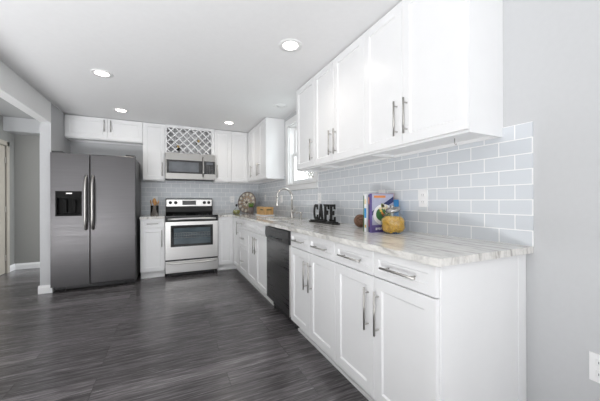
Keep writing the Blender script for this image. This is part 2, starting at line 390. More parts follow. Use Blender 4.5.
# right-hand base run, from the end of the counter towards the back wall
def base_pair(y_near, y_far, label, hl, split=None):
    w_ = y_far-y_near
    r = thing('base_cabinet', label, 'cabinet', (.963, y_far, 0), RB)
    obj('body', base_body(w_), M['cab'], r, world=False)
    sp = w_/2 if split is None else y_far-split
    front(r, 'drawer', 0, sp, .748, .878, 'h', .81, hl, .036); front(r, 'drawer', sp, w_, .748, .878, 'h', .81, hl, .036)
    front(r, 'door', 0, sp, .108, .745, 'r', .570, .222); front(r, 'door', sp, w_, .108, .745, 'l', .570, .222)
    return r
c1 = base_pair(.779, 1.530, 'white shaker base cabinet under the near end of the counter, two drawers over two doors', .215, 1.157)
obj('side_panel', bbox(.7515, .7575, .0195, BD-.03, .0, .8825), M['cab'], c1, world=False)
obj('scribe_strip', bbox(.7575, .761, BD-.085, BD-.03, .0, .8825, bev=.001), M['cab'], c1, world=False)
c2 = base_pair(1.530, 2.246, 'white shaker base cabinet immediately to the right of the dishwasher', .20, 1.893)
r = thing('sink_cabinet', 'white sink base cabinet with two doors under blank panels, left of the dishwasher', 'cabinet', (.963, 3.741, 0), RB)
w_ = 3.741-2.886
obj('body', boxes([(.0005, w_-.0005, DT+.001, .06, .105, .8825), (.0005, .02, .06, BD, .105, .8825), (w_-.02, w_-.0005, .06, BD, .105, .8825), (.02, w_-.02, .06, BD, .105, .125)]), M['cab'], r, world=False)
front(r, 'false_front', 0, w_/2, .748, .878, st=.036); front(r, 'false_front', w_/2, w_, .748, .878, st=.036)
front(r, 'door', 0, w_/2, .108, .745, 'r', .6, .2); front(r, 'door', w_/2, w_, .108, .745, 'l', .6, .2)
r = thing('drawer_cabinet', 'narrow white base cabinet with a stack of three drawers, beside the corner', 'cabinet', (.963, 4.203, 0), RB)
w_ = 4.203-3.742
obj('body', base_body(w_), M['cab'], r, world=False)
for z0, z1, s_ in ((.748, .878, .036), (.468, .745, .05), (.108, .465, .057)): front(r, 'drawer', 0, w_, z0, z1, 'h', None, .16, s_)
# corner base cabinet: an L body with one door on each arm
r = thing('corner_base_cabinet', 'white L-shaped corner base cabinet with a tall door on each arm, right of the range', 'cabinet', (.722, 4.648, 0))
obj('body', boxes([(.722, 1.598, 4.668, YB-.002, .105, .8825), (.983, 1.598, 4.2045, 4.668, .105, .8825)]), M['cab'], r)
o = obj('door', shaker_bm(.002, .963-.722-.002, .108, .878, .057), M['cab'], r, world=False)
d2 = bpy.data.objects.new('door', mesh('door', shaker_bm(.002, 4.60-4.2045-.002, .108, .878, .057), M['cab'])); C.objects.link(d2); d2.parent = r
d2.location = (.963-.722, 4.60-4.648, 0); d2.rotation_euler = (0, 0, RB)
bar_handle(d2, 4.60-4.2045-.045, .73, .20)
obj('filler', bbox(.964, .983, 4.602, 4.667, .105, .8825), M['cab'], r)
# base cabinet left of the range
r = thing('base_cabinet', 'white base cabinet with one drawer over one door, between refrigerator and range', 'cabinet', (-.370, 4.648, 0))
obj('body', base_body(.320, YB-4.648-.002), M['cab'], r, world=False)
front(r, 'drawer', 0, .320, .748, .878, 'h', .81, .15, .036); front(r, 'door', 0, .320, .108, .745, 'r', .59, .25)
# toe boards with shoe moulding
def toe(name, label, bx, shoe):
    t_ = thing(name, label, 'toe kick', (bx[0], bx[2], 0)); obj('board', bbox(*bx), M['trim'], t_)
    obj('shoe_moulding', bbox(*shoe, bev=.005), M['trim'], t_)
toe('toe_kick', 'long white toe board on the floor under the cabinets nearest the camera', (1.045, 1.058, .786, 2.243, 0, .1035), (1.028, 1.0445, .786, 2.243, 0, .022))
toe('toe_kick', 'white toe board on the floor under the sink and drawer cabinets', (1.045, 1.058, 2.889, 4.73, 0, .1035), (1.028, 1.0445, 2.889, 4.71, 0, .022))
toe('toe_kick', 'short white toe board on the floor right of the range', (.722, 1.044, 4.735, 4.75, 0, .1035), (.722, 1.027, 4.715, 4.7345, 0, .022))
toe('toe_kick', 'short white toe board on the floor between refrigerator and range', (-.369, -.051, 4.735, 4.75, 0, .1035), (-.369, -.051, 4.715, 4.7345, 0, .022))

# wall cabinets
Z0, Z1 = 1.472, 2.376
UX = 1.305
def upper(name, label, loc, rot, w_, h, doors, hl=.215, d=UD):
    r = thing(name, label, 'cabinet', loc, rot)
    obj('body', upper_body(w_, h, d), M['cab'], r, world=False)
    for a, b, hd in doors: front(r, 'door', a, b, .012, h-.003, hd, .07+hl/2, hl)
    return r
a = upper('wall_cabinet', 'white two-door wall cabinet nearest the camera, at the end of the right wall run', (UX, 1.665, Z0), RB, .784, Z1-Z0, [(0, .369, 'r'), (.369, .784, 'l')])
bm = bmesh.new(); tube(bm, [(.60, .165, .022), (.60, .165, -.012), (.605, .172, -.02), (.61, .165, -.014)], .0022, 8)
obj('hook', bm, M['nickel'], a, 'small metal hook under the cabinet', world=False)
upper('wall_cabinet', 'white two-door wall cabinet, middle of the three on the right wall above the word sign', (UX, 2.4455, Z0), RB, .780, Z1-Z0, [(0, .36, 'r'), (.36, .780, 'l')])
upper('wall_cabinet', 'narrow white one-door wall cabinet just right of the window', (UX, 2.868, Z0), RB, .422, Z1-Z0, [(0, .422, 'r')])
r = upper('wall_cabinet', 'white three-door wall cabinet left of the window, over the corner', (UX, 4.985, Z0), RB, 1.031, Z1-Z0, [(0, .315, 'r'), (.315, .673, 'r'), (.673, 1.031, 'l')], .20)
YU = YB-.296
upper('wall_cabinet', 'white wall cabinet above the refrigerator with two wide doors', (-1.325, YU, 2.05), 0, .966, Z1-2.05, [(0, .511, None), (.511, .966, None)])
r = C.objects[-1]
fr = [o for o in C.objects if o.get('label', '').startswith('white wall cabinet above the refrigerator')][0]
for k, ch in enumerate([c for c in fr.children if c.name.startswith('door')]):
    bar_handle(ch, .511+(-.04 if k == 0 else .04), .205, .17)
upper('wall_cabinet', 'tall white one-door wall cabinet left of the microwave', (-.358, YU, Z0), 0, .310, Z1-Z0, [(0, .310, 'r')])
upper('wall_cabinet', 'tall white one-door wall cabinet immediately right of the microwave', (.722, YU, Z0), 0, .285, Z1-Z0, [(0, .285, 'l')])
r = upper('wall_cabinet', 'tall white wall cabinet in the corner with a plain door without handle', (1.008, YU, Z0), 0, .590, Z1-Z0, [])
front(r, 'door', 0, .294, .012, Z1-Z0-.003)

# wine rack cabinet above the microwave
def wine_rack():
    x0, x1, z0, z1 = -.046, .720, 1.917, Z1
    r = thing('wine_rack', 'white wall cabinet with open diagonal lattice wine rack above the microwave', 'wine rack', (x0, YU, z0))
    obj('body', boxes([(x0, x0+.016, YU+.02, YB-.002, z0, z1), (x1-.016, x1, YU+.02, YB-.002, z0, z1), (x0+.016, x1-.016, YU+.02, YB-.002, z1-.016, z1),
                       (x0+.016, x1-.016, YU+.02, YB-.002, z0, z0+.016), (x0+.016, x1-.016, YB-.012, YB-.002, z0+.016, z1-.016)]), M['cab'], r)
    fx0, fx1, fz0, fz1 = x0+.028, x1-.05, z0+.015, z1-.045
    obj('face_frame', boxes([(x0, fx0, YU, YU+.019, z0, z1), (fx1, x1, YU, YU+.019, z0, z1), (fx0, fx1, YU, YU+.019, z0, fz0), (fx0, fx1, YU, YU+.019, fz1, z1)]), M['cab'], r)
    bm = bmesh.new(); p = .115; t = .016
    W, H = fx1-fx0, fz1-fz0
    def clip(c, sgn):      # line z = sgn*x + c clipped to the opening
        pts = []
        for x in (0, W):
            z = sgn*x+c
            if 0 <= z <= H: pts.append((x, z))
        for z in (0, H):
            x = (z-c)/sgn
            if 0 < x < W: pts.append((x, z))
        return sorted(pts)[:1]+sorted(pts)[-1:] if len(pts) >= 2 else None
    k = -10
    for sgn, y in ((1, YU+.002), (-1, YU+.0035)):
        for k in range(-12, 14):
            c = clip(k*p*1.05+.05, sgn)
            if not c: continue
            (ax, az), (bx, bz) = c
            L = math.hypot(bx-ax, bz-az)
            if L < .03: continue
            nx, nz = -(bz-az)/L*t/2, (bx-ax)/L*t/2
            prism(bm, [(ax+nx, az+nz), (bx+nx, bz+nz), (bx-nx, bz-nz), (ax-nx, az-nz)], lambda u, v, d: (fx0+u, d, fz0+v), y, y+.045)
    obj('lattice', bm, M['cab'], r)
    return fx0, fz0
fx0, fz0 = wine_rack()
# two bottles lying in the rack, only their tan capsules show
M['cork'] = simple('gold_foil', (.52, .36, .14), .35, .3, var=.15, scale=(40, 40, 40))
M['bottle'] = simple('bottle_green_glass', (.03, .035, .02), .12, var=.2)
for (bx, bz, lb) in ((.178-.03, 2.03, 'wine bottle lying in the lattice rack, the lower left of the two'), (.463, 2.145, 'wine bottle lying in the lattice rack, the upper right of the two')):
    b_ = thing('wine_bottle', lb, 'bottle', (bx, YU, bz)); ax = Matrix.Rotation(-PI/2, 3, 'X')
    bm = bmesh.new(); lathe(bm, [(0, .02), (.014, .022), (.014, .06), (.018, .09), (.036, .12), (.036, .255), (0, .258)], (bx, YU-.01, bz), 20, ax); obj('glass', bm, M['bottle'], b_)
    bm = bmesh.new(); lathe(bm, [(0, -.022), (.017, -.022), (.0185, -.018), (.0165, .055), (.0145, .055), (.0145, -.0), (0, .0)], (bx, YU-.01, bz), 20, ax); obj('foil_cap', bm, M['cork'], b_, 'gold foil cap')

# ------------------------------------------------------------------ countertops
def edge_jitter(bm, amp=.0035):
    for v in bm.verts:
        pass
def slab_from(poly, hole, z0, z1, name, step=.03):
    """granite slab with a slightly chiselled, irregular edge"""
    bm = bmesh.new()
    def dens(pl):
        out = []
        for i, p in enumerate(pl):
            q = pl[(i+1) % len(pl)]; L = math.dist(p[:2], q[:2]); n = max(1, int(L/step)) if p[2] else 1
            for k in range(n):
                t_ = k/n; x = p[0]+(q[0]-p[0])*t_; y = p[1]+(q[1]-p[1])*t_
                out.append((x, y, p[2] and k > 0))
        return out
    pts = dens(poly)
    rnd = random.Random(3)
    tops, bots, mids = [], [], []
    es = []
    for (x, y, j) in pts:
        a = rnd.uniform(-.0022, .0022) if j else 0; b = rnd.uniform(-.003, .003) if j else 0
        tops.append((x+a, y+a, z1)); mids.append((x+b*.6, y+b*.6, z0+.015)); bots.append((x+a*.5, y-b*.5, z0))
    T = [bm.verts.new(p) for p in tops]; Mi = [bm.verts.new(p) for p in mids]; B = [bm.verts.new(p) for p in bots]
    n = len(T)
    for i in range(n):
        k = (i+1) % n
        bm.faces.new((T[i], T[k], Mi[k], Mi[i])); bm.faces.new((Mi[i], Mi[k], B[k], B[i]))
    te = [bm.edges.get((T[i], T[(i+1) % n])) for i in range(n)]; be = [bm.edges.get((B[i], B[(i+1) % n])) for i in range(n)]
    if hole:
        for zz, ed in ((z1, te), (z0, be)):
            H = [bm.verts.new((x, y, zz)) for x, y in hole]
            he = [bm.edges.new((H[i], H[(i+1) % len(H)])) for i in range(len(H))]
            if zz == z1: HT = H
            else: HB = H
            ed += he
        for i in range(len(hole)):
            k = (i+1) % len(hole); f = bm.faces.new((HT[i], HT[k], HB[k], HB[i]))
    bmesh.ops.triangle_fill(bm, edges=te, use_beauty=True); bmesh.ops.triangle_fill(bm, edges=be, use_beauty=True)
    return bm
def rrect(x0, x1, y0, y1, r, n=6):
    out = []
    for cx, cy, a0 in ((x1-r, y1-r, 0), (x0+r, y1-r, 90), (x0+r, y0+r, 180), (x1-r, y0+r, 270)):
        for k in range(n+1):
            a = math.radians(a0+90*k/n); out.append((cx+r*math.cos(a), cy+r*math.sin(a)))
    return out
SX0, SX1, SY0, SY1 = 1.06, 1.44, 3.0, 3.63
CT = .914
ct = obj('countertop', slab_from([(.938, 4.623, 1), (.938, .748, 1), (1.598, .748, 0), (1.598, YB-.002, 0), (.722, YB-.002, 1), (.722, 4.623, 1)], rrect(SX0, SX1, SY0, SY1, .05), .883, CT, 'ct'), M['granite'])
tag(ct, 'long L-shaped pale veined granite worktop along the right wall into the corner', 'countertop')
ct2 = obj('countertop', slab_from([(-.374, 4.623, 1), (-.050, 4.623, 1), (-.050, YB-.002, 1), (-.374, YB-.002, 0)], None, .883, CT, 'ct2'), M['granite'])
tag(ct2, 'short piece of veined granite worktop between refrigerator and range', 'countertop')
# undermount sink
bm = bmesh.new()
rings = []
for i, (ins, z) in enumerate(((-.02, .8825), (0.004, .8825), (.006, .74), (.04, .70))):
    rings.append([bm.verts.new((x, y, z)) for x, y in rrect(SX0+ins, SX1-ins, SY0+ins, SY1-ins, .05)])
n = len(rings[0])
for a, b in zip(rings, rings[1:]):
    for k in range(n): bm.faces.new((a[k], a[(k+1) % n], b[(k+1) % n], b[k])).smooth = True
bm.faces.new(rings[-1])
sk = thing('sink', 'stainless undermount sink basin let into the worktop below the window', 'sink', (1.25, 3.315, .70)); obj('basin', bm, M['steel'], sk)
bm = bmesh.new(); lathe(bm, [(0, .701), (.04, .701), (.045, .705), (.03, .703), (0, .702)], (1.25, 3.315, 0), 24); obj('drain', bm, M['chrome'], sk)
# faucet
M['faucet'] = simple('polished_nickel', (.62, .60, .575), .2, 1, var=.03)
fc = thing('faucet', 'tall gooseneck pull-down faucet in brushed nickel behind the sink', 'faucet', (1.49, 3.42, CT))
bm = bmesh.new(); lathe(bm, [(0, 0), (.028, 0), (.028, .006), (.022, .012), (.019, .10), (.014, .11), (0, .11)], (1.49, 3.42, CT), 24); obj('base', bm, M['faucet'], fc)
bm = bmesh.new(); pts = [(1.49, 3.42, CT+.10), (1.49, 3.42, CT+.28)]
for k in range(1, 17):
    a = PI*k/16; pts.append((1.385+.105*math.cos(a), 3.42, CT+.28+.105*math.sin(a)))
pts += [(1.28, 3.42, CT+.25)]
tube(bm, pts, .0125, 14); obj('spout', bm, M['faucet'], fc)
bm = bmesh.new(); tube(bm, [(1.28, 3.42, CT+.26), (1.28, 3.42, CT+.24), (1.28, 3.42, CT+.17), (1.28, 3.42, CT+.155)], .016, 16, radii=[.013, .0165, .0185, .016]); obj('spray_head', bm, M['faucet'], fc)
bm = bmesh.new(); tube(bm, [(1.49, 3.41, CT+.07), (1.49, 3.37, CT+.075), (1.485, 3.33, CT+.10), (1.48, 3.30, CT+.13)], .008, 10, radii=[.013, .011, .007, .006]); obj('lever', bm, M['faucet'], fc)
sd = thing('soap_dispenser', 'small nickel soap dispenser standing right of the faucet', 'soap dispenser', (1.49, 3.14, CT))
bm = bmesh.new(); lathe(bm, [(0, 0), (.02, 0), (.02, .008), (.013, .012), (.013, .055), (.018, .06), (.018, .085), (0, .088)], (1.49, 3.14, CT), 20); obj('pump', bm, M['faucet'], sd)
bm = bmesh.new(); tube(bm, [(1.49, 3.14, CT+.075), (1.44, 3.14, CT+.08), (1.425, 3.14, CT+.07)], .006, 10); obj('nozzle', bm, M['faucet'], sd)

# ------------------------------------------------------------------ refrigerator
def fridge():
    x0, x1, yf, yb, sp = -1.322, -.405, 4.452, 5.20, -.924
    zt = 1.752
    r = thing('refrigerator', 'large side-by-side stainless refrigerator with two doors against the left wall', 'refrigerator', (-.865, 4.8, 0))
    obj('body', bbox(x0+.004, x1-.002, yf+.075, yb, .035, zt-.015, bev=.004), M['fridgeside'], r, 'dark grey cabinet')
    for nm, a, b in (('left_door', x0, sp-.003), ('right_door', sp+.003, x1)):
        bm = bmesh.new()
        if nm == 'left_door':   # opening for the dispenser niche
            dx0, dx1, dz0, dz1 = -1.272, -1.006, .956, 1.272
            for bb in ((a, dx0, .07, zt), (dx1, b, .07, zt), (dx0, dx1, .07, dz0), (dx0, dx1, dz1, zt)): box(bm, bb[0], bb[1], yf, yf+.07, bb[2], bb[3])
            bmesh.ops.remove_doubles(bm, verts=bm.verts, dist=.0001)
        else: box(bm, a, b, yf, yf+.07, .07, zt, bev=.010, seg=3)
        dr = obj('door', bm, M['fridge'], r)
        hx = sp-.037 if nm == 'left_door' else sp+.037
        bm = bmesh.new(); pts = []
        for k in range(13):
            t_ = k/12; z = .785+(1.465-.785)*t_; y = yf-.012-.050*min(1, math.sin(PI*t_)*2.6)
            pts.append((hx, y, z))
        pts = [(hx, yf+.002, .785)]+pts+[(hx, yf+.002, 1.465)]
        tube(bm, pts, .0155, 12); obj('handle', bm, M['fhandle'], dr, 'curved steel bar handle')
        if nm == 'left_door':
            ds = obj('dispenser', boxes([(dx0, dx1, yf-.004, yf+.02, 1.185, dz1), (dx0, dx0+.014, yf-.004, yf+.06, dz0, 1.185), (dx1-.014, dx1, yf-.004, yf+.06, dz0, 1.185),
                               (dx0, dx1, yf-.006, yf+.06, dz0, dz0+.022), (dx0, dx1, yf+.055, yf+.068, dz0, dz1)]), M['matteblack'], dr, 'black water and ice dispenser')
            obj('lever', boxes([(-1.20, -1.165, yf+.02, yf+.05, 1.0, 1.16), (-1.11, -1.075, yf+.02, yf+.05, 1.0, 1.16)], bev=.004), M['matteblack'], ds)
            obj('badge', bbox(-1.165, -1.105, yf-.0055, yf-.004, 1.238, 1.25), M['nickel'], ds, 'small light badge')
    obj('hinge_cover', bbox(x0+.01, x0+.12, yf+.01, yf+.16, zt+.0, zt+.022, bev=.006), M['blackpl'], r)
    obj('hinge_cover', bbox(x1-.12, x1-.01, yf+.01, yf+.16, zt+.0, zt+.022, bev=.006), M['blackpl'], r)
    obj('kick_grille', boxes([(x0+.02, x1-.02, yf+.05, yf+.075, .022, .065)]+[(x0+.03, x1-.03, yf+.044, yf+.05, .028+.01*k, .033+.01*k) for k in range(3)]), M['blackpl'], r)
    for cx in (x0+.10, x1-.10):
        bm = bmesh.new(); ax = Matrix.Rotation(PI/2, 3, 'Y'); lathe(bm, [(0, -.03), (.03, -.03), (.03, .03), (0, .03)], (cx, yf+.07, .03), 20, ax)
        box(bm, cx-.045, cx+.045, yf+.03, yf+.10, .035, .06, bev=.004)
        obj('roller', bm, M['blackpl'], r)
    for cx in (x0+.10, x1-.10):
        bm = bmesh.new(); lathe(bm, [(0, 0), (.02, 0), (.02, .04), (0, .04)], (cx, yb-.06, 0), 16); obj('foot', bm, M['blackpl'], r)
fridge()

# ------------------------------------------------------------------ range
def kitchen_range():
    x0, x1 = -.044, .716; yf, yb = 4.605, 5.255; xc = (x0+x1)/2
    r = thing('range', 'freestanding stainless electric range with black glass top between base cabinets', 'range', (xc, 4.9, 0))
    obj('body', bbox(x0, x1, yf+.035, yb, .05, .90), M['fridgeside'], r)
    obj('cooktop', bbox(x0-.001, x1+.001, yf-.005, yb-.07, .900, .922, bev=.005), M['blackgloss'], r, 'black glass cooktop')
    M['ring'] = simple('burner_grey', (.10, .10, .10), .3)
    ck = r.children[-1] if False else [c for c in r.children if c.name.startswith('cooktop')][0]
    for bx, by, br in ((x0+.2, yf+.15, .10), (x1-.2, yf+.15, .085), (x0+.2, yf+.42, .085), (x1-.2, yf+.42, .10)):
        bm = bmesh.new(); lathe(bm, [(br-.006, .9222), (br-.006, .9226), (br, .9226), (br, .9222)], (bx, by, 0), 40, closed=True); obj('burner_ring', bm, M['ring'], ck)
    # rear console: lower black riser and a stainless control panel
    bm = bmesh.new(); prism(bm, [(yb-.075, .921), (yb-.10, .96), (yb-.070, 1.045), (yb-.068, 1.178), (yb-.05, 1.186), (yb, 1.186), (yb, .921)], lambda u, v, d: (d, u, v), x0+.004, x1-.004)
    cs = obj('console', bm, M['blackpl'], r, 'black rear console')
    obj('control_panel', bbox(x0+.016, x1-.016, yb-.078, yb-.066, 1.052, 1.168, bev=.003), M['steel'], cs, 'stainless control panel')
    obj('display', bbox(xc-.12, xc+.10, yb-.082, yb-.077, 1.075, 1.150, bev=.001), M['blackgloss'], cs)
    ax = Matrix.Rotation(PI/2, 3, 'X')
    for kx in (x0+.075, x0+.158, x1-.142, x1-.068):
        bm = bmesh.new(); lathe(bm, [(0, 0), (.027, 0), (.027, .006), (.02, .012), (.018, .03), (0, .031)], (kx, yb-.078, 1.115), 20, ax); box(bm, kx-.004, kx+.004, yb-.118, yb-.10, 1.097, 1.133)
        obj('knob', bm, M['blackpl'], cs)
    # front: black band, door, drawer
    obj('vent_band', bbox(x0+.002, x1-.002, yf+.004, yf+.035, .832, .899), M['blackpl'], r)
    d = obj('oven_door', boxes([(x0+.002, x0+.075, yf, yf+.034, .262, .828), (x1-.078, x1-.002, yf, yf+.034, .262, .828), (x0+.075, x1-.078, yf, yf+.034, .262, .452), (x0+.075, x1-.078, yf, yf+.034, .775, .828)]), M['steel'], r)
    obj('door_trim', boxes([(x0+.002, x1-.002, yf-.003, yf+.03, .8285, .842)], bev=.002), M['blackgloss'], d)
    M['ovenglass'] = simple('oven_glass', (.075, .10, .115), .06, var=.25, scale=(6, 6, 14), coat=.5)
    obj('window_frame', boxes([(x0+.075, x0+.117, yf-.003, yf+.02, .452, .775), (x1-.115, x1-.078, yf-.003, yf+.02, .452, .775), (x0+.117, x1-.115, yf-.003, yf+.02, .452, .49), (x0+.117, x1-.115, yf-.003, yf+.02, .735, .775)]), M['blackgloss'], d)
    gl = obj('window_glass', bbox(x0+.117, x1-.115, yf+.004, yf+.012, .49, .735), M['ovenglass'], d)
    bm = bmesh.new()
    for k in range(22):
        xx = x0+.13+k*.0235; tube(bm, [(xx, yf+.003, .585), (xx, yf+.003, .66)], .0011, 6)
    for z in (.585, .62, .66): tube(bm, [(x0+.12, yf+.003, z), (x1-.118, yf+.003, z)], .0015, 6)
    obj('oven_rack', bm, M['nickel'], d)
    def bow(z, drop, yy, rad, a, b):
        pts = []
        for k in range(17):
            t_ = k/16; pts.append((a+(b-a)*t_, yy-.042*min(1, math.sin(PI*t_)*3), z-drop*math.sin(PI*t_)))
        return [(a, yf+.003, z)]+pts+[(b, yf+.003, z)]
    bm = bmesh.new(); tube(bm, bow(.868, -.008, yf-.006, .014, x0+.045, x1-.045), .0155, 12); obj('handle', bm, M['steel'], d, 'long steel oven handle')
    obj('gap', bbox(x0+.004, x1-.004, yf+.012, yf+.035, .238, .262), M['blackpl'], r)
    dw = obj('drawer', bbox(x0+.002, x1-.002, yf, yf+.034, .062, .236, bev=.004), M['steel'], r)
    bm = bmesh.new(); tube(bm, bow(.212, .006, yf-.002, .012, x0+.03, x1-.03), .013, 12); obj('handle', bm, M['steel'], dw)
    obj('kick_panel', bbox(x0+.02, x1-.02, yf+.05, yf+.07, .015, .06), M['blackpl'], r)
    for cx in (x0+.05, x1-.05):
        for cy in (yf+.06, yb-.05):
            bm = bmesh.new(); lathe(bm, [(0, 0), (.022, 0), (.018, .012), (.012, .05), (0, .05)], (cx, cy, 0), 16); obj('foot', bm, M['blackpl'], r)
kitchen_range()

# ------------------------------------------------------------------ microwave
def microwave():
    x0, x1, z0, z1 = -.042, .716, 1.494, 1.912; yf, yb = 4.885, YB-.003
    r = thing('microwave', 'stainless over-the-range microwave oven hung under the wine rack', 'microwave', ((x0+x1)/2, 5.1, z0))
    obj('body', bbox(x0, x1, yf+.03, yb, z0, z1), M['blackpl'], r)
    d = obj('door', boxes([(x0+.001, .530, yf, yf+.03, 1.80, z1-.002), (x0+.001, .530, yf, yf+.03, z0+.002, 1.588), (x0+.001, x0+.018, yf, yf+.03, 1.588, 1.80)], bev=.0015), M['mwsteel'], r)
    obj('window_frame', bbox(x0+.018, .505, yf+.001, yf+.028, 1.588, 1.80), M['blackgloss'], d, 'black glass door window')
    M['mwglass'] = simple('microwave_window', (.11, .12, .135), .10, var=.15, coat=.4)
    obj('window', bbox(x0+.055, .455, yf-.0008, yf+.002, 1.612, 1.77), M['mwglass'], d)
    obj('upper_trim', bbox(.532, x1-.001, yf, yf+.03, 1.80, z1-.002, bev=.0015), M['mwsteel'], r); obj('lower_trim', bbox(.532, x1-.001, yf, yf+.03, z0+.002, 1.588, bev=.0015), M['mwsteel'], r)
    cp = obj('control_panel', bbox(.507, x1-.001, yf+.001, yf+.029, 1.589, 1.799), M['blackgloss'], r)
    bm = bmesh.new()
    for i in range(3):
        for j in range(4): box(bm, .575+i*.038, .603+i*.038, yf-.001, yf+.002, 1.60+j*.033, 1.62+j*.033)
    obj('keypad', bm, M['fridgeside'], cp)
    obj('display', bbox(.575, .68, yf-.001, yf+.002, 1.745, 1.785), M['mwglass'], cp)
    bm = bmesh.new(); pts = []
    for k in range(11):
        t_ = k/10; pts.append((.522, yf-.008-.035*min(1, math.sin(PI*t_)*2.2), 1.545+.315*t_))
    tube(bm, [(.522, yf+.003, 1.545)]+pts+[(.522, yf+.003, 1.86)], .013, 12); obj('handle', bm, M['mwsteel'], d)
    obj('vent_grille', boxes([(x0+.03, x1-.03, yf+.04, yf+.12, z0-.008, z0-.001)]), M['blackpl'], r)
microwave()

# ------------------------------------------------------------------ dishwasher
def dishwasher():
    y0, y1 = 2.250, 2.882; xf = .955
    r = thing('dishwasher', 'black stainless dishwasher under the counter, between white cabinets', 'dishwasher', (xf, (y0+y1)/2, 0))
    obj('body', bbox(xf+.035, 1.55, y0+.004, y1-.004, .09, .868), M['blackpl'], r)
    d = obj('door', bbox(xf, xf+.034, y0, y1, .125, .752, bev=.003), M['blacksteel'], r)
    obj('edge_strip', bbox(xf-.0012, xf+.034, y0-.0005, y0+.006, .125, .752), M['steel'], d, 'bright steel door edge')
    bm = bmesh.new(); prism(bm, [(xf-.012, .868), (xf-.018, .80), (xf-.008, .756), (xf+.034, .756), (xf+.034, .868)], lambda u, v, d_: (u, d_, v), y0, y1)
    cp = obj('control_panel', bm, M['blackpl'], r)
    bm = bmesh.new()
    for k in range(9): box(bm, xf-.0175, xf-.012, y0+.13+k*.038, y0+.155+k*.038, .826, .836)
    obj('button', bm, M['fridgeside'], cp)
    obj('handle_recess', bbox(xf-.0195, xf-.008, y0+.15, y1-.12, .775, .79, bev=.003), M['blackgloss'], cp)
    obj('kick_plate', bbox(1.03, 1.045, y0+.004, y1-.004, .02, .118), M['blackpl'], r)
    for cy in (y0+.05, y1-.05):
        bm = bmesh.new(); lathe(bm, [(0, 0), (.018, 0), (.014, .01), (.008, .09), (0, .09)], (xf+.08, cy, 0), 14); obj('foot', bm, M['blackpl'], r)
dishwasher()

# ------------------------------------------------------------------ ceiling lights
M['lens_on'] = emis('lit_lens', (1, .94, .85), 9.0)
M['lens_white'] = emis('lit_lens_cool', (1, .98, .95), 5.0)
M['lens_off'] = simple('unlit_lens', (.8, .8, .8), .4, var=.01)
LT = [(.887, 2.057, 1, 'recessed ceiling light nearest the camera, in front of the long wall cabinets'),
      (-.579, 3.274, 1, 'recessed ceiling light out in front of the refrigerator, nearer the camera'),
      (-.58, 4.492, 1, 'recessed ceiling light close above the refrigerator cabinet'),
      (.874, 4.50, 1, 'recessed ceiling light near the back corner, right of the wine rack'),
      (1.336, 3.437, 0, 'recessed ceiling light over the sink by the window')]
for x, y, on, lb in LT:
    r = thing('ceiling_light', lb, 'ceiling light', (x, y, CEIL), 0, 'recessed ceiling lights')
    bm = bmesh.new(); lathe(bm, [(.057, -.001), (.062, -.006), (.092, -.004), (.094, -.0005)], (x, y, CEIL), 36, closed=True); obj('trim_ring', bm, M['trim'], r)
    bm = bmesh.new(); lathe(bm, [(0, -.003), (.058, -.003), (.058, -.0008), (0, -.0008)], (x, y, CEIL), 36)
    obj('lens', bm, M['lens_on'] if on else M['lens_off'], r)
    if on:
        l = bpy.data.lights.new('downlight', 'SPOT'); l.energy = 6.5; l.spot_size = math.radians(150); l.spot_blend = .9; l.shadow_soft_size = .06; l.color = (1, .93, .84)
        o = bpy.data.objects.new('downlight_lamp', l); C.objects.link(o); o.location = (x, y, CEIL-.02)

# ------------------------------------------------------------------ outlets
def outlet(loc, axis, label, kind='outlet', w_=.075, h=.118):
    """axis 'x': on the right wall facing -x; 'y': on the back wall facing -y"""
    r = thing(kind, label, kind, loc, RB if axis == 'x' else 0)
    obj('plate', bbox(-w_/2, w_/2, -.006, 0, -h/2, h/2, bev=.002), M['plastic'], r, world=False)
    for z in (-.024, .024):
        s = obj('socket', bbox(-.017, .017, -.0085, -.005, z-.014, z+.014, bev=.0015), M['trim'], r, world=False)
        obj('slot', boxes([(-.008, -.006, -.0088, -.008, z-.004, z+.006), (.006, .008, -.0088, -.008, z-.004, z+.006)]), M['darkslot'], s, world=False)
TX, TY = XW-.0082, YB-.0082
outlet((TX, 1.387, 1.153), 'x', 'white outlet on the tiles right of the glass jar')
outlet((TX, 1.80, 1.17), 'x', 'white outlet on the tiles half hidden behind the cookbooks')
outlet((TX, 2.85, 1.17), 'x', 'white outlet on the tiles just left of the black word sign')
outlet((TX, 4.06, 1.17), 'x', 'white outlet on the tiles behind the gooseneck faucet')
outlet((TX, 4.86, 1.19), 'x', 'white outlet on the side wall tiles above the wooden box')
outlet((1.082, TY, 1.17), 'y', 'white outlet on the back wall right of the range')
outlet((-.20, TY, 1.165), 'y', 'white outlet on the back wall behind the wooden spoons')
outlet((XW-.0005, .513, .447), 'x', 'white outlet low on the bare grey wall at the right edge')

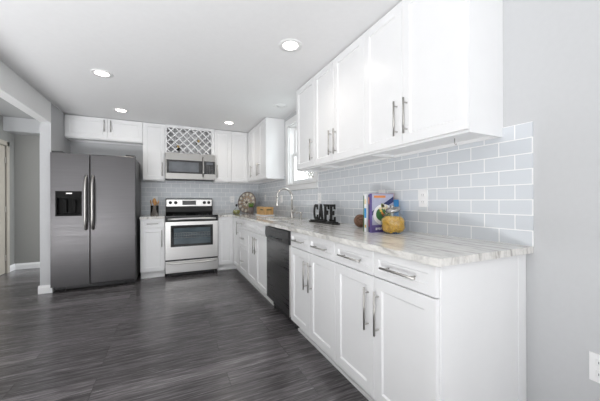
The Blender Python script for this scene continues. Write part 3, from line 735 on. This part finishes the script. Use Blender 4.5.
# ------------------------------------------------------------------ word sign
def word_sign():
    M['signblack'] = simple('matte_black_wood', (.012, .012, .012), .45, var=.2)
    r = thing('word_sign', 'black cut-out sign reading CAFE standing on the counter against the tiles', 'sign', (1.43, 2.47, CT))
    yl, yr = 2.735, 2.235; x = 1.43
    obj('base', boxes([(x-.04, x+.04, yr, yl, CT, CT+.012), (x-.032, x+.032, yr+.02, yl-.02, CT+.012, CT+.024)], bev=.003), M['signblack'], r)
    H = .168; z0 = CT+.022
    def put(polys, ya, w_):
        bm = bmesh.new()
        for p in polys: prism(bm, [(u*w_, v*H) for u, v in p], lambda u, v, d: (d, ya-u, z0+v), x-.007, x+.007)
        obj('letter', bm, M['signblack'], r)
    def arc(cx, cy, rx, ry, a0, a1, t_, n=14):
        o = [(cx+rx*math.cos(math.radians(a0+(a1-a0)*k/n)), cy+ry*math.sin(math.radians(a0+(a1-a0)*k/n))) for k in range(n+1)]
        i = [(cx+(rx-t_)*math.cos(math.radians(a0+(a1-a0)*k/n)), cy+(ry-t_*.5)*math.sin(math.radians(a0+(a1-a0)*k/n))) for k in range(n, -1, -1)]
        return o+i
    w_ = .098
    y = 2.692
    put([arc(.45, .5, .45, .5, 52, 308, .25), [(.70, .95), (.90, .98), (.90, .66), (.78, .68)], [(.70, .05), (.90, .02), (.90, .34), (.78, .32)]], y, w_)
    y = 2.586
    put([[(.04, 0), (.20, 0), (.56, 1), (.38, 1)], [(.98, 0), (.66, 0), (.38, 1), (.66, 1)], [(.18, .22), (.80, .22), (.74, .33), (.24, .33)], [(-.05, 0), (.38, 0), (.38, .08), (-.05, .08)], [(.55, 0), (1.05, 0), (1.05, .08), (.55, .08)]], y, w_)
    y = 2.474
    put([[(.14, 0), (.44, 0), (.44, 1), (.14, 1)], [(0, .92), (1, .92), (1, 1), (0, 1)], [(.3, .86), (1, .86), (1, .94), (.3, .94)], [(.84, .70), (1, .70), (1, .9), (.84, .9)], [(.4, .46), (.8, .46), (.8, .56), (.4, .56)], [(.68, .38), (.82, .38), (.82, .64), (.68, .64)], [(0, 0), (.6, 0), (.6, .08), (0, .08)]], y, w_)
    y = 2.364
    put([[(.14, 0), (.44, 0), (.44, 1), (.14, 1)], [(0, .92), (1, .92), (1, 1), (0, 1)], [(.3, .86), (1, .86), (1, .94), (.3, .94)], [(.84, .72), (1, .72), (1, .9), (.84, .9)], [(.4, .46), (.8, .46), (.8, .56), (.4, .56)], [(.68, .38), (.82, .38), (.82, .64), (.68, .64)], [(0, 0), (1.05, 0), (1.05, .13), (0, .13)], [(.88, .1), (1.05, .1), (1.05, .3), (.88, .3)]], y, w_)
word_sign()

# ------------------------------------------------------------------ cookbooks, jar, small round thing
M['page'] = simple('paper_pages', (.80, .77, .70), .8, var=.05, scale=(2, 200, 2))
def book(x0, x1, y0, y1, h, cover, label, extra=None, rz=0.0):
    """upright book: spine faces -x, front cover faces the camera (-y)"""
    r = thing('cookbook', label, 'book', (x0, y0, CT), rz, 'cookbooks standing on the counter')
    W, T = x1-x0, y1-y0
    c_ = obj('cover', boxes([(0, W, 0, .003, 0, h), (0, W, T-.003, T, 0, h), (0, .003, .003, T-.003, 0, h)]), cover, r, world=False)
    obj('pages', bbox(.003, W-.004, .003, T-.003, .004, h-.004), M['page'], r, world=False)
    if extra: extra(c_, W, T, h)
    return r
def flat(parent, poly, mat, y, nm, label=None, t_=.0006):
    bm = bmesh.new(); prism(bm, poly, lambda u, v, d: (u, d, v), y-t_, y); return obj(nm, bm, mat, parent, label, world=False)
col = lambda n_, c, r_=.35, v=.06: simple(n_, c, r_, var=v, scale=(30, 30, 30))
P = {k: col('print_'+k, c) for k, c in dict(purple=(.12, .09, .27), lilac=(.42, .43, .56), white=(.80, .80, .82), green=(.05, .16, .06), orange=(.70, .25, .06), cream=(.80, .68, .45), red=(.45, .05, .04), blue=(.05, .28, .62), navy=(.02, .03, .12), pink=(.75, .52, .48), dark=(.03, .03, .03), yellow=(.72, .52, .10), olive=(.25, .30, .08)).items()}
def cover_art(c, W, T, h):
    def ell(cx, cz, rx, rz_, n=28, a0=0, a1=360): return [(cx+rx*math.cos(math.radians(a0+(a1-a0)*k/n)), cz+rz_*math.sin(math.radians(a0+(a1-a0)*k/n))) for k in range(n)]
    y = -.0002
    flat(c, [(.004, .052), (W-.002, .052), (W-.002, h-.003), (.004, h-.003)], P['lilac'], y, 'cover_picture')
    flat(c, [(.004, .15), (.10, .20), (W-.002, .255), (W-.002, .215), (.10, .165), (.004, .12)], P['navy'], y-.0007, 'picture_band')
    flat(c, [(.02, h-.03), (.125, h-.03), (.125, h-.014), (.02, h-.014)], P['orange'], y-.0007, 'title_bar')
    pl = flat(c, ell(.105, .125, .092, .075), P['white'], y-.0014, 'plate_picture')
    flat(c, ell(.105, .128, .068, .052), P['green'], y-.0021, 'bowl_picture')
    rnd = random.Random(5)
    for k in range(14):
        cx, cz = .075+rnd.random()*.09, .085+rnd.random()*.11
        flat(c, ell(cx, cz, .008+rnd.random()*.008, .008+rnd.random()*.007, 10), P[rnd.choice(['orange', 'cream', 'red', 'olive', 'dark', 'cream', 'yellow'])], y-.0028, 'food_picture')
    bm = bmesh.new()
    for k in range(7): box(bm, .035+k*.016, .046+k*.016, -.0012, -.0004, .017+(k % 2)*.003, .034)
    obj('lettering', bm, P['white'], c, world=False)
book(1.290, 1.492, 1.566, 1.590, .275, P['purple'], 'front cookbook with a purple cover showing food in a white bowl', cover_art)
def spine2(c, W, T, h):
    for z0, z1, m in ((.20, .25, 'orange'), (.13, .18, 'dark'), (.04, .09, 'red')): obj('spine_print', bbox(-.0008, -.0001, .003, T-.003, z0, z1), P[m], c, world=False)
book(1.293, 1.47, 1.5915, 1.605, .268, P['navy'], 'thin dark cookbook squeezed between the purple and the white one', spine2)
def spine3(c, W, T, h):
    obj('spine_print', bbox(-.0008, -.0001, .002, T-.002, .10, .17), P['blue'], c, 'blue band', world=False)
    obj('spine_print', bbox(-.0008, -.0001, .006, T-.006, .03, .05), P['yellow'], c, world=False)
    obj('spine_print', bbox(-.0008, -.0001, .004, T-.004, .20, .235), P['cream'], c, world=False)
book(1.290, 1.505, 1.6215, 1.648, .272, P['white'], 'white-spined cookbook with a blue band on its spine', spine3)
book(1.292, 1.535, 1.6495, 1.660, .262, P['green'], 'thin green-spined cookbook at the back of the row, nearest the sign')
# wider ones whose corners stick out on the right
book(1.38, 1.590, 1.6615, 1.673, .280, P['pink'], 'pink-covered cookbook whose upper corner shows above the glass jar')
book(1.39, 1.582, 1.6065, 1.620, .232, P['blue'], 'low bright blue cookbook, its edge showing right of the jar lid')

def jar():
    cx, cy = 1.398, 1.474
    r = thing('glass_jar', 'round glass jar with a slanted metal lid standing in front of the cookbooks', 'jar', (cx, cy, CT))
    M['lidmetal'] = simple('lid_metal', (.42, .42, .41), .22, 1)
    M['jarglass'] = thin_glass('clear_jar_glass')
    bm = bmesh.new()
    out = [(.0, .001), (.052, .001), (.060, .006), (.078, .035), (.083, .065), (.078, .10), (.062, .128), (.046, .140), (.044, .150)]
    inn = [(.041, .150), (.043, .138), (.059, .125), (.075, .10), (.080, .065), (.075, .037), (.058, .010), (.05, .006), (0, .006)]
    lathe(bm, out+inn, (cx, cy, CT), 48); obj('glass', bm, M['jarglass'], r, 'clear glass body')
    ax = Matrix.Rotation(math.radians(-14), 3, 'Y')
    bm = bmesh.new(); lathe(bm, [(0, .0), (.047, 0), (.050, .003), (.050, .016), (.044, .024), (.018, .028), (.012, .034), (.016, .042), (0, .046)], (cx, cy, CT+.150), 36, ax); obj('lid', bm, M['lidmetal'], r, 'domed silver lid')
    # pasta filling: a heap of short twisted pieces
    M['pasta'] = simple('dry_pasta', (.97, .54, .07), .5, var=.22, scale=(60, 60, 60))
    bm = bmesh.new(); rnd = random.Random(11)
    n = 0
    lathe(bm, [(0, .012), (.046, .014), (.062, .045), (.064, .07), (.055, .095), (.03, .104), (0, .106)], (cx, cy, CT), 24)
    while n < 800:
        x, y, z = rnd.uniform(-.076, .076), rnd.uniform(-.076, .076), rnd.uniform(.012, .112)
        rr = math.hypot(x, y); lim = min(.069, .050+(z-.008)*.75, .069-(z-.09)*.9 if z > .09 else 1)
        if rr > lim: continue
        if rr < lim-.012 and z < .098: continue
        d = Vector((rnd.uniform(-1, 1), rnd.uniform(-1, 1), rnd.uniform(-.6, .6))).normalized()*.0095
        c = Vector((cx+x, cy+y, CT+z)); s = d.orthogonal().normalized()*.0022
        tube(bm, [c-d, c-d*.5+s, c, c+d*.5-s, c+d], .0032, 6, radii=[.0022, .0042, .0034, .0042, .0022]); n += 1
    o = obj('pasta', bm, M['pasta']); tag(o, 'golden dry pasta filling the glass jar', 'pasta'); o['kind'] = 'stuff'
jar()
# brown woven ball by the wall, left of the books
bm = bmesh.new(); M['wicker'] = simple('brown_wicker', (.20, .11, .07), .7, var=.4, scale=(60, 60, 60), bump=.4)
cx, cy, cz, R_ = 1.47, 1.93, CT+.055, .049
for k in range(16):
    rm = Matrix.Rotation(random.uniform(0, PI), 3, 'X') @ Matrix.Rotation(random.uniform(0, PI), 3, 'Z')
    pts = [Vector((cx, cy, cz))+rm @ Vector((R_*math.cos(2*PI*j/28), R_*math.sin(2*PI*j/28), 0)) for j in range(29)]
    tube(bm, pts, .006, 6)
bmesh.ops.create_icosphere(bm, subdivisions=3, radius=.046, matrix=Matrix.Translation((cx, cy, cz)))
o = obj('woven_ball', bm, M['wicker']); tag(o, 'small dark brown woven ball on the counter just left of the cookbooks', 'ornament')

# ------------------------------------------------------------------ corner decorations
def medallion():
    r = thing('mosaic_medallion', 'large round mosaic medallion leaning on the tiles in the back corner', 'ornament', (1.31, 5.10, CT))
    # disc plane leans back, turned a little to the camera
    ax = Matrix.Rotation(math.radians(-50), 3, 'Z') @ Matrix.Rotation(math.radians(90-9), 3, 'X')
    R_ = .198; c = Vector((1.31, 5.10, CT+R_+.003))
    M['plate_br'] = simple('medallion_taupe', (.38, .32, .285), .55, var=.25, scale=(30, 30, 30))
    M['rim'] = simple('medallion_rim', (.16, .125, .10), .45, var=.2)
    M['mos1'] = simple('mosaic_cream', (.74, .70, .60), .25, var=.1)
    M['mos2'] = simple('mosaic_amber', (.42, .30, .16), .3, var=.2)
    bm = bmesh.new(); lathe(bm, [(0, -.006), (R_-.008, -.006), (R_-.008, .004), (0, .004)], c, 56, ax); obj('disc', bm, M['plate_br'], r)
    bm = bmesh.new(); prof = [(R_-.006+.006*math.cos(a), .006*math.sin(a)) for a in [2*PI*k/10 for k in range(10)]]; lathe(bm, prof, c, 64, ax, closed=True); obj('rim', bm, M['rim'], r, 'dark rim')
    def petals(n, r0, r1, wd, mat, nm, ph=0):
        bm = bmesh.new()
        for k in range(n):
            a = 2*PI*(k+ph)/n; u = Vector((math.cos(a), math.sin(a), 0)); v = Vector((-math.sin(a), math.cos(a), 0))
            lo = [u*r0-v*wd*.35, u*(r0+r1)/2-v*wd*.6, u*r1-v*wd*.3, u*r1+v*wd*.3, u*(r0+r1)/2+v*wd*.6, u*r0+v*wd*.35]
            A = [bm.verts.new(c+ax @ (p+Vector((0, 0, .004)))) for p in lo]; B = [bm.verts.new(c+ax @ (p+Vector((0, 0, .009)))) for p in lo]
            bm.faces.new(A[::-1]); bm.faces.new(B)
            for i in range(6): bm.faces.new((A[i], A[(i+1) % 6], B[(i+1) % 6], B[i]))
        obj(nm, bm, mat, r)
    petals(12, .130, .178, .040, M['mos1'], 'outer_mosaic'); petals(12, .085, .120, .022, M['mos2'], 'middle_mosaic', .5); petals(8, .032, .075, .022, M['mos1'], 'inner_mosaic')
    bm = bmesh.new(); lathe(bm, [(0, .004), (.024, .004), (.022, .012), (0, .014)], c, 24, ax); obj('boss', bm, M['rim'], r)
medallion()
def plant():
    x, y = 1.30, 4.755
    r = thing('potted_plant', 'small potted grass in a taupe pot in front of the medallion', 'plant', (x, y, CT))
    M['pot'] = simple('taupe_pot', (.20, .165, .155), .5, var=.08); M['soil'] = simple('soil', (.04, .03, .02), .9, var=.3, scale=(80, 80, 80))
    M['grass'] = simple('grass_green', (.10, .20, .03), .5, var=.4, scale=(50, 50, 50))
    bm = bmesh.new(); lathe(bm, [(0, 0), (.040, 0), (.047, .115), (.042, .115), (.040, .10), (0, .10)], (x, y, CT), 28); pot = obj('pot', bm, M['pot'], r)
    bm = bmesh.new(); lathe(bm, [(0, .1005), (.0395, .1005), (.0395, .103), (0, .105)], (x, y, CT), 20); obj('soil', bm, M['soil'], pot)
    bm = bmesh.new(); rnd = random.Random(2)
    for k in range(170):
        a = rnd.uniform(0, 2*PI); q = rnd.random()**.5*.036; p = Vector((x+q*math.cos(a), y+q*math.sin(a), CT+.10))
        ln = rnd.uniform(.06, .105); out = Vector((math.cos(a), math.sin(a), 0))*rnd.uniform(.0, .028)
        tube(bm, [p, p+Vector((0, 0, ln*.5))+out*.35, p+Vector((0, 0, ln))+out], .001, 4, radii=[.0016, .0016, .0004])
    obj('grass', bm, M['grass'], r)
plant()
def oil_bottle():
    x, y = 1.075, 4.89
    r = thing('oil_bottle', 'squat glass bottle of yellow oil with a dark stopper right of the range', 'bottle', (x, y, CT))
    M['oilglass'] = simple('oil_yellow', (.36, .34, .10), .08, var=.25, scale=(20, 20, 20), coat=.5)
    M['pale'] = thin_glass('bottle_clear')
    bm = bmesh.new(); lathe(bm, [(0, .002), (.045, .002), (.056, .012), (.062, .04), (.055, .068), (0, .069)], (x, y, CT), 28); obj('oil', bm, M['oilglass'], r, 'yellow oil')
    bm = bmesh.new(); lathe(bm, [(0, 0), (.047, 0), (.058, .011), (.0645, .04), (.057, .072), (.030, .095), (.015, .11), (.013, .135), (.011, .135), (.013, .108), (.028, .092), (.055, .0705), (.0625, .04), (.0565, .0115), (.046, .0015), (0, .0015)], (x, y, CT), 28); obj('glass', bm, M['pale'], r)
    bm = bmesh.new(); lathe(bm, [(0, .125), (.009, .125), (.010, .137), (.017, .14), (.019, .155), (.012, .17), (0, .173)], (x, y, CT), 20); obj('stopper', bm, M['blackpl'], r, 'dark round stopper')
oil_bottle()
def wooden_boxes():
    t_ = thing('serving_tray', 'low white tray under the two wooden boxes near the sink', 'tray', (1.385, 4.26, CT))
    obj('tray', boxes([(1.29, 1.48, 4.06, 4.46, CT+.0005, CT+.006), (1.29, 1.296, 4.06, 4.46, CT+.006, CT+.014), (1.474, 1.48, 4.06, 4.46, CT+.006, CT+.014), (1.296, 1.474, 4.06, 4.066, CT+.006, CT+.014), (1.296, 1.474, 4.454, 4.46, CT+.006, CT+.014)], bev=.0015), M['plastic'], t_)
    z = CT+.0065
    r = thing('wooden_box', 'narrow upright wooden box on the white tray, the left of two', 'box', (1.34, 4.39, z))
    obj('body', bbox(1.305, 1.395, 4.345, 4.445, z, z+.112, bev=.004), M['wood'], r); obj('lid', bbox(1.303, 1.397, 4.343, 4.447, z+.1125, z+.126, bev=.004), M['wood'], r)
    r = thing('wooden_crate', 'wide wooden box with a dark slot on the white tray, the right of two', 'box', (1.385, 4.20, z))
    obj('body', bbox(1.315, 1.465, 4.08, 4.325, z, z+.108, bev=.004), M['wood'], r)
    obj('lid', bbox(1.312, 1.468, 4.077, 4.328, z+.1085, z+.124, bev=.004), M['wood'], r)
    M['leaf'] = simple('dark_slot', (.10, .09, .03), .6, var=.3, scale=(40, 40, 40))
    obj('slot', bbox(1.355, 1.43, 4.0785, 4.081, z+.075, z+.092), M['leaf'], r, 'dark handle slot')
    obj('slot', bbox(1.3135, 1.316, 4.14, 4.27, z+.075, z+.092), M['leaf'], r, 'dark handle slot')
wooden_boxes()
def crock():
    x, y = -.195, 4.96
    r = thing('utensil_crock', 'stainless utensil crock on the counter between refrigerator and range', 'crock', (x, y, CT))
    M['crock'] = simple('dark_chrome', (.34, .32, .31), .18, 1, var=.05)
    bm = bmesh.new(); lathe(bm, [(0, 0), (.056, 0), (.058, .004), (.058, .152), (.061, .156), (.058, .16), (.055, .156), (.055, .01), (0, .01)], (x, y, CT), 36); obj('canister', bm, M['crock'], r)
    for k, (dx, dy, h, w_, tilt) in enumerate(((-.030, -.012, .235, .023, -.15), (.0, .010, .262, .024, -.05), (.030, -.010, .23, .023, .15), (.008, -.036, .225, .022, .05), (-.008, .038, .245, .022, -.05))):
        s = thing('wooden_spoon', ('wooden spoon leaning left in the utensil crock', 'tallest wooden spoon in the middle of the utensil crock', 'wooden spoon leaning right in the utensil crock', 'wide wooden spoon at the front of the utensil crock', 'wooden spoon at the rear of the utensil crock')[k], 'spoon', (x+dx*.5, y+dy*.5, CT+.012), 0, 'wooden spoons in the crock')
        b0 = Vector((x+dx*.5, y+dy*.5, CT+.013)); tp = Vector((x+dx*1.3+tilt*.05, y+dy*1.2, CT+h-.05))
        bm = bmesh.new(); tube(bm, [b0, tp], .0055, 8); obj('shaft', bm, M['spoon'], s)
        d = (tp-b0).normalized(); c = tp+d*.026
        bm = bmesh.new(); mt = Matrix.Translation(c) @ d.to_track_quat('Z', 'Y').to_matrix().to_4x4() @ Matrix.Diagonal((w_, .009, .036, 1))
        bmesh.ops.create_uvsphere(bm, u_segments=18, v_segments=10, radius=1, matrix=mt); obj('bowl', bm, M['spoon'], s, smooth=True)
crock()

# ------------------------------------------------------------------ outside the window
M['bark'] = simple('grey_bark', (.34, .32, .30), .9, var=.3, scale=(20, 20, 20)); M['ground'] = simple('pale_ground', (.6, .62, .6), .9, var=.1, scale=(2, 2, 2))
g_ = struct('ground', bbox(2.2, 40, -5, 45, -.6, -.5), M['ground'])
def tree(x, y, seed, label, H=3.4):
    rnd = random.Random(seed); r = thing('bare_tree', label, 'tree', (x, y, -.5))
    tr, br = bmesh.new(), bmesh.new()
    top = Vector((x, y, H*.45)); tube(tr, [(x, y, -.5), (x+.03, y, .6), top], .1, 10, radii=[.13, .10, .07])
    def grow(p, d, L, rad, lv):
        q = p+d*L*.5+Vector((rnd.uniform(-.05, .05),)*3)*L; e = p+d*L
        tube(br, [p, q, e], rad, 5, radii=[rad, rad*.8, rad*.55])
        if lv == 0: return
        for k in range(4 if lv > 1 else 5):
            nd = (d+Vector((rnd.uniform(-.8, .8), rnd.uniform(-.8, .8), rnd.uniform(-.35, .6)))).normalized()
            grow(p+d*L*rnd.uniform(.35, 1), nd, L*rnd.uniform(.55, .75), rad*.5, lv-1)
    for k in range(8):
        a = 2*PI*k/8; grow(Vector((x, y, rnd.uniform(.5, H*.45))), Vector((math.cos(a)*.8, math.sin(a)*.8, rnd.uniform(.4, 1))).normalized(), 1.1, .05, 3)
    obj('trunk', tr, M['bark'], r); obj('branches', br, M['bark'], r)
tree(4.9, 9.2, 4, 'bare grey tree outside the window, seen through the lower pane')
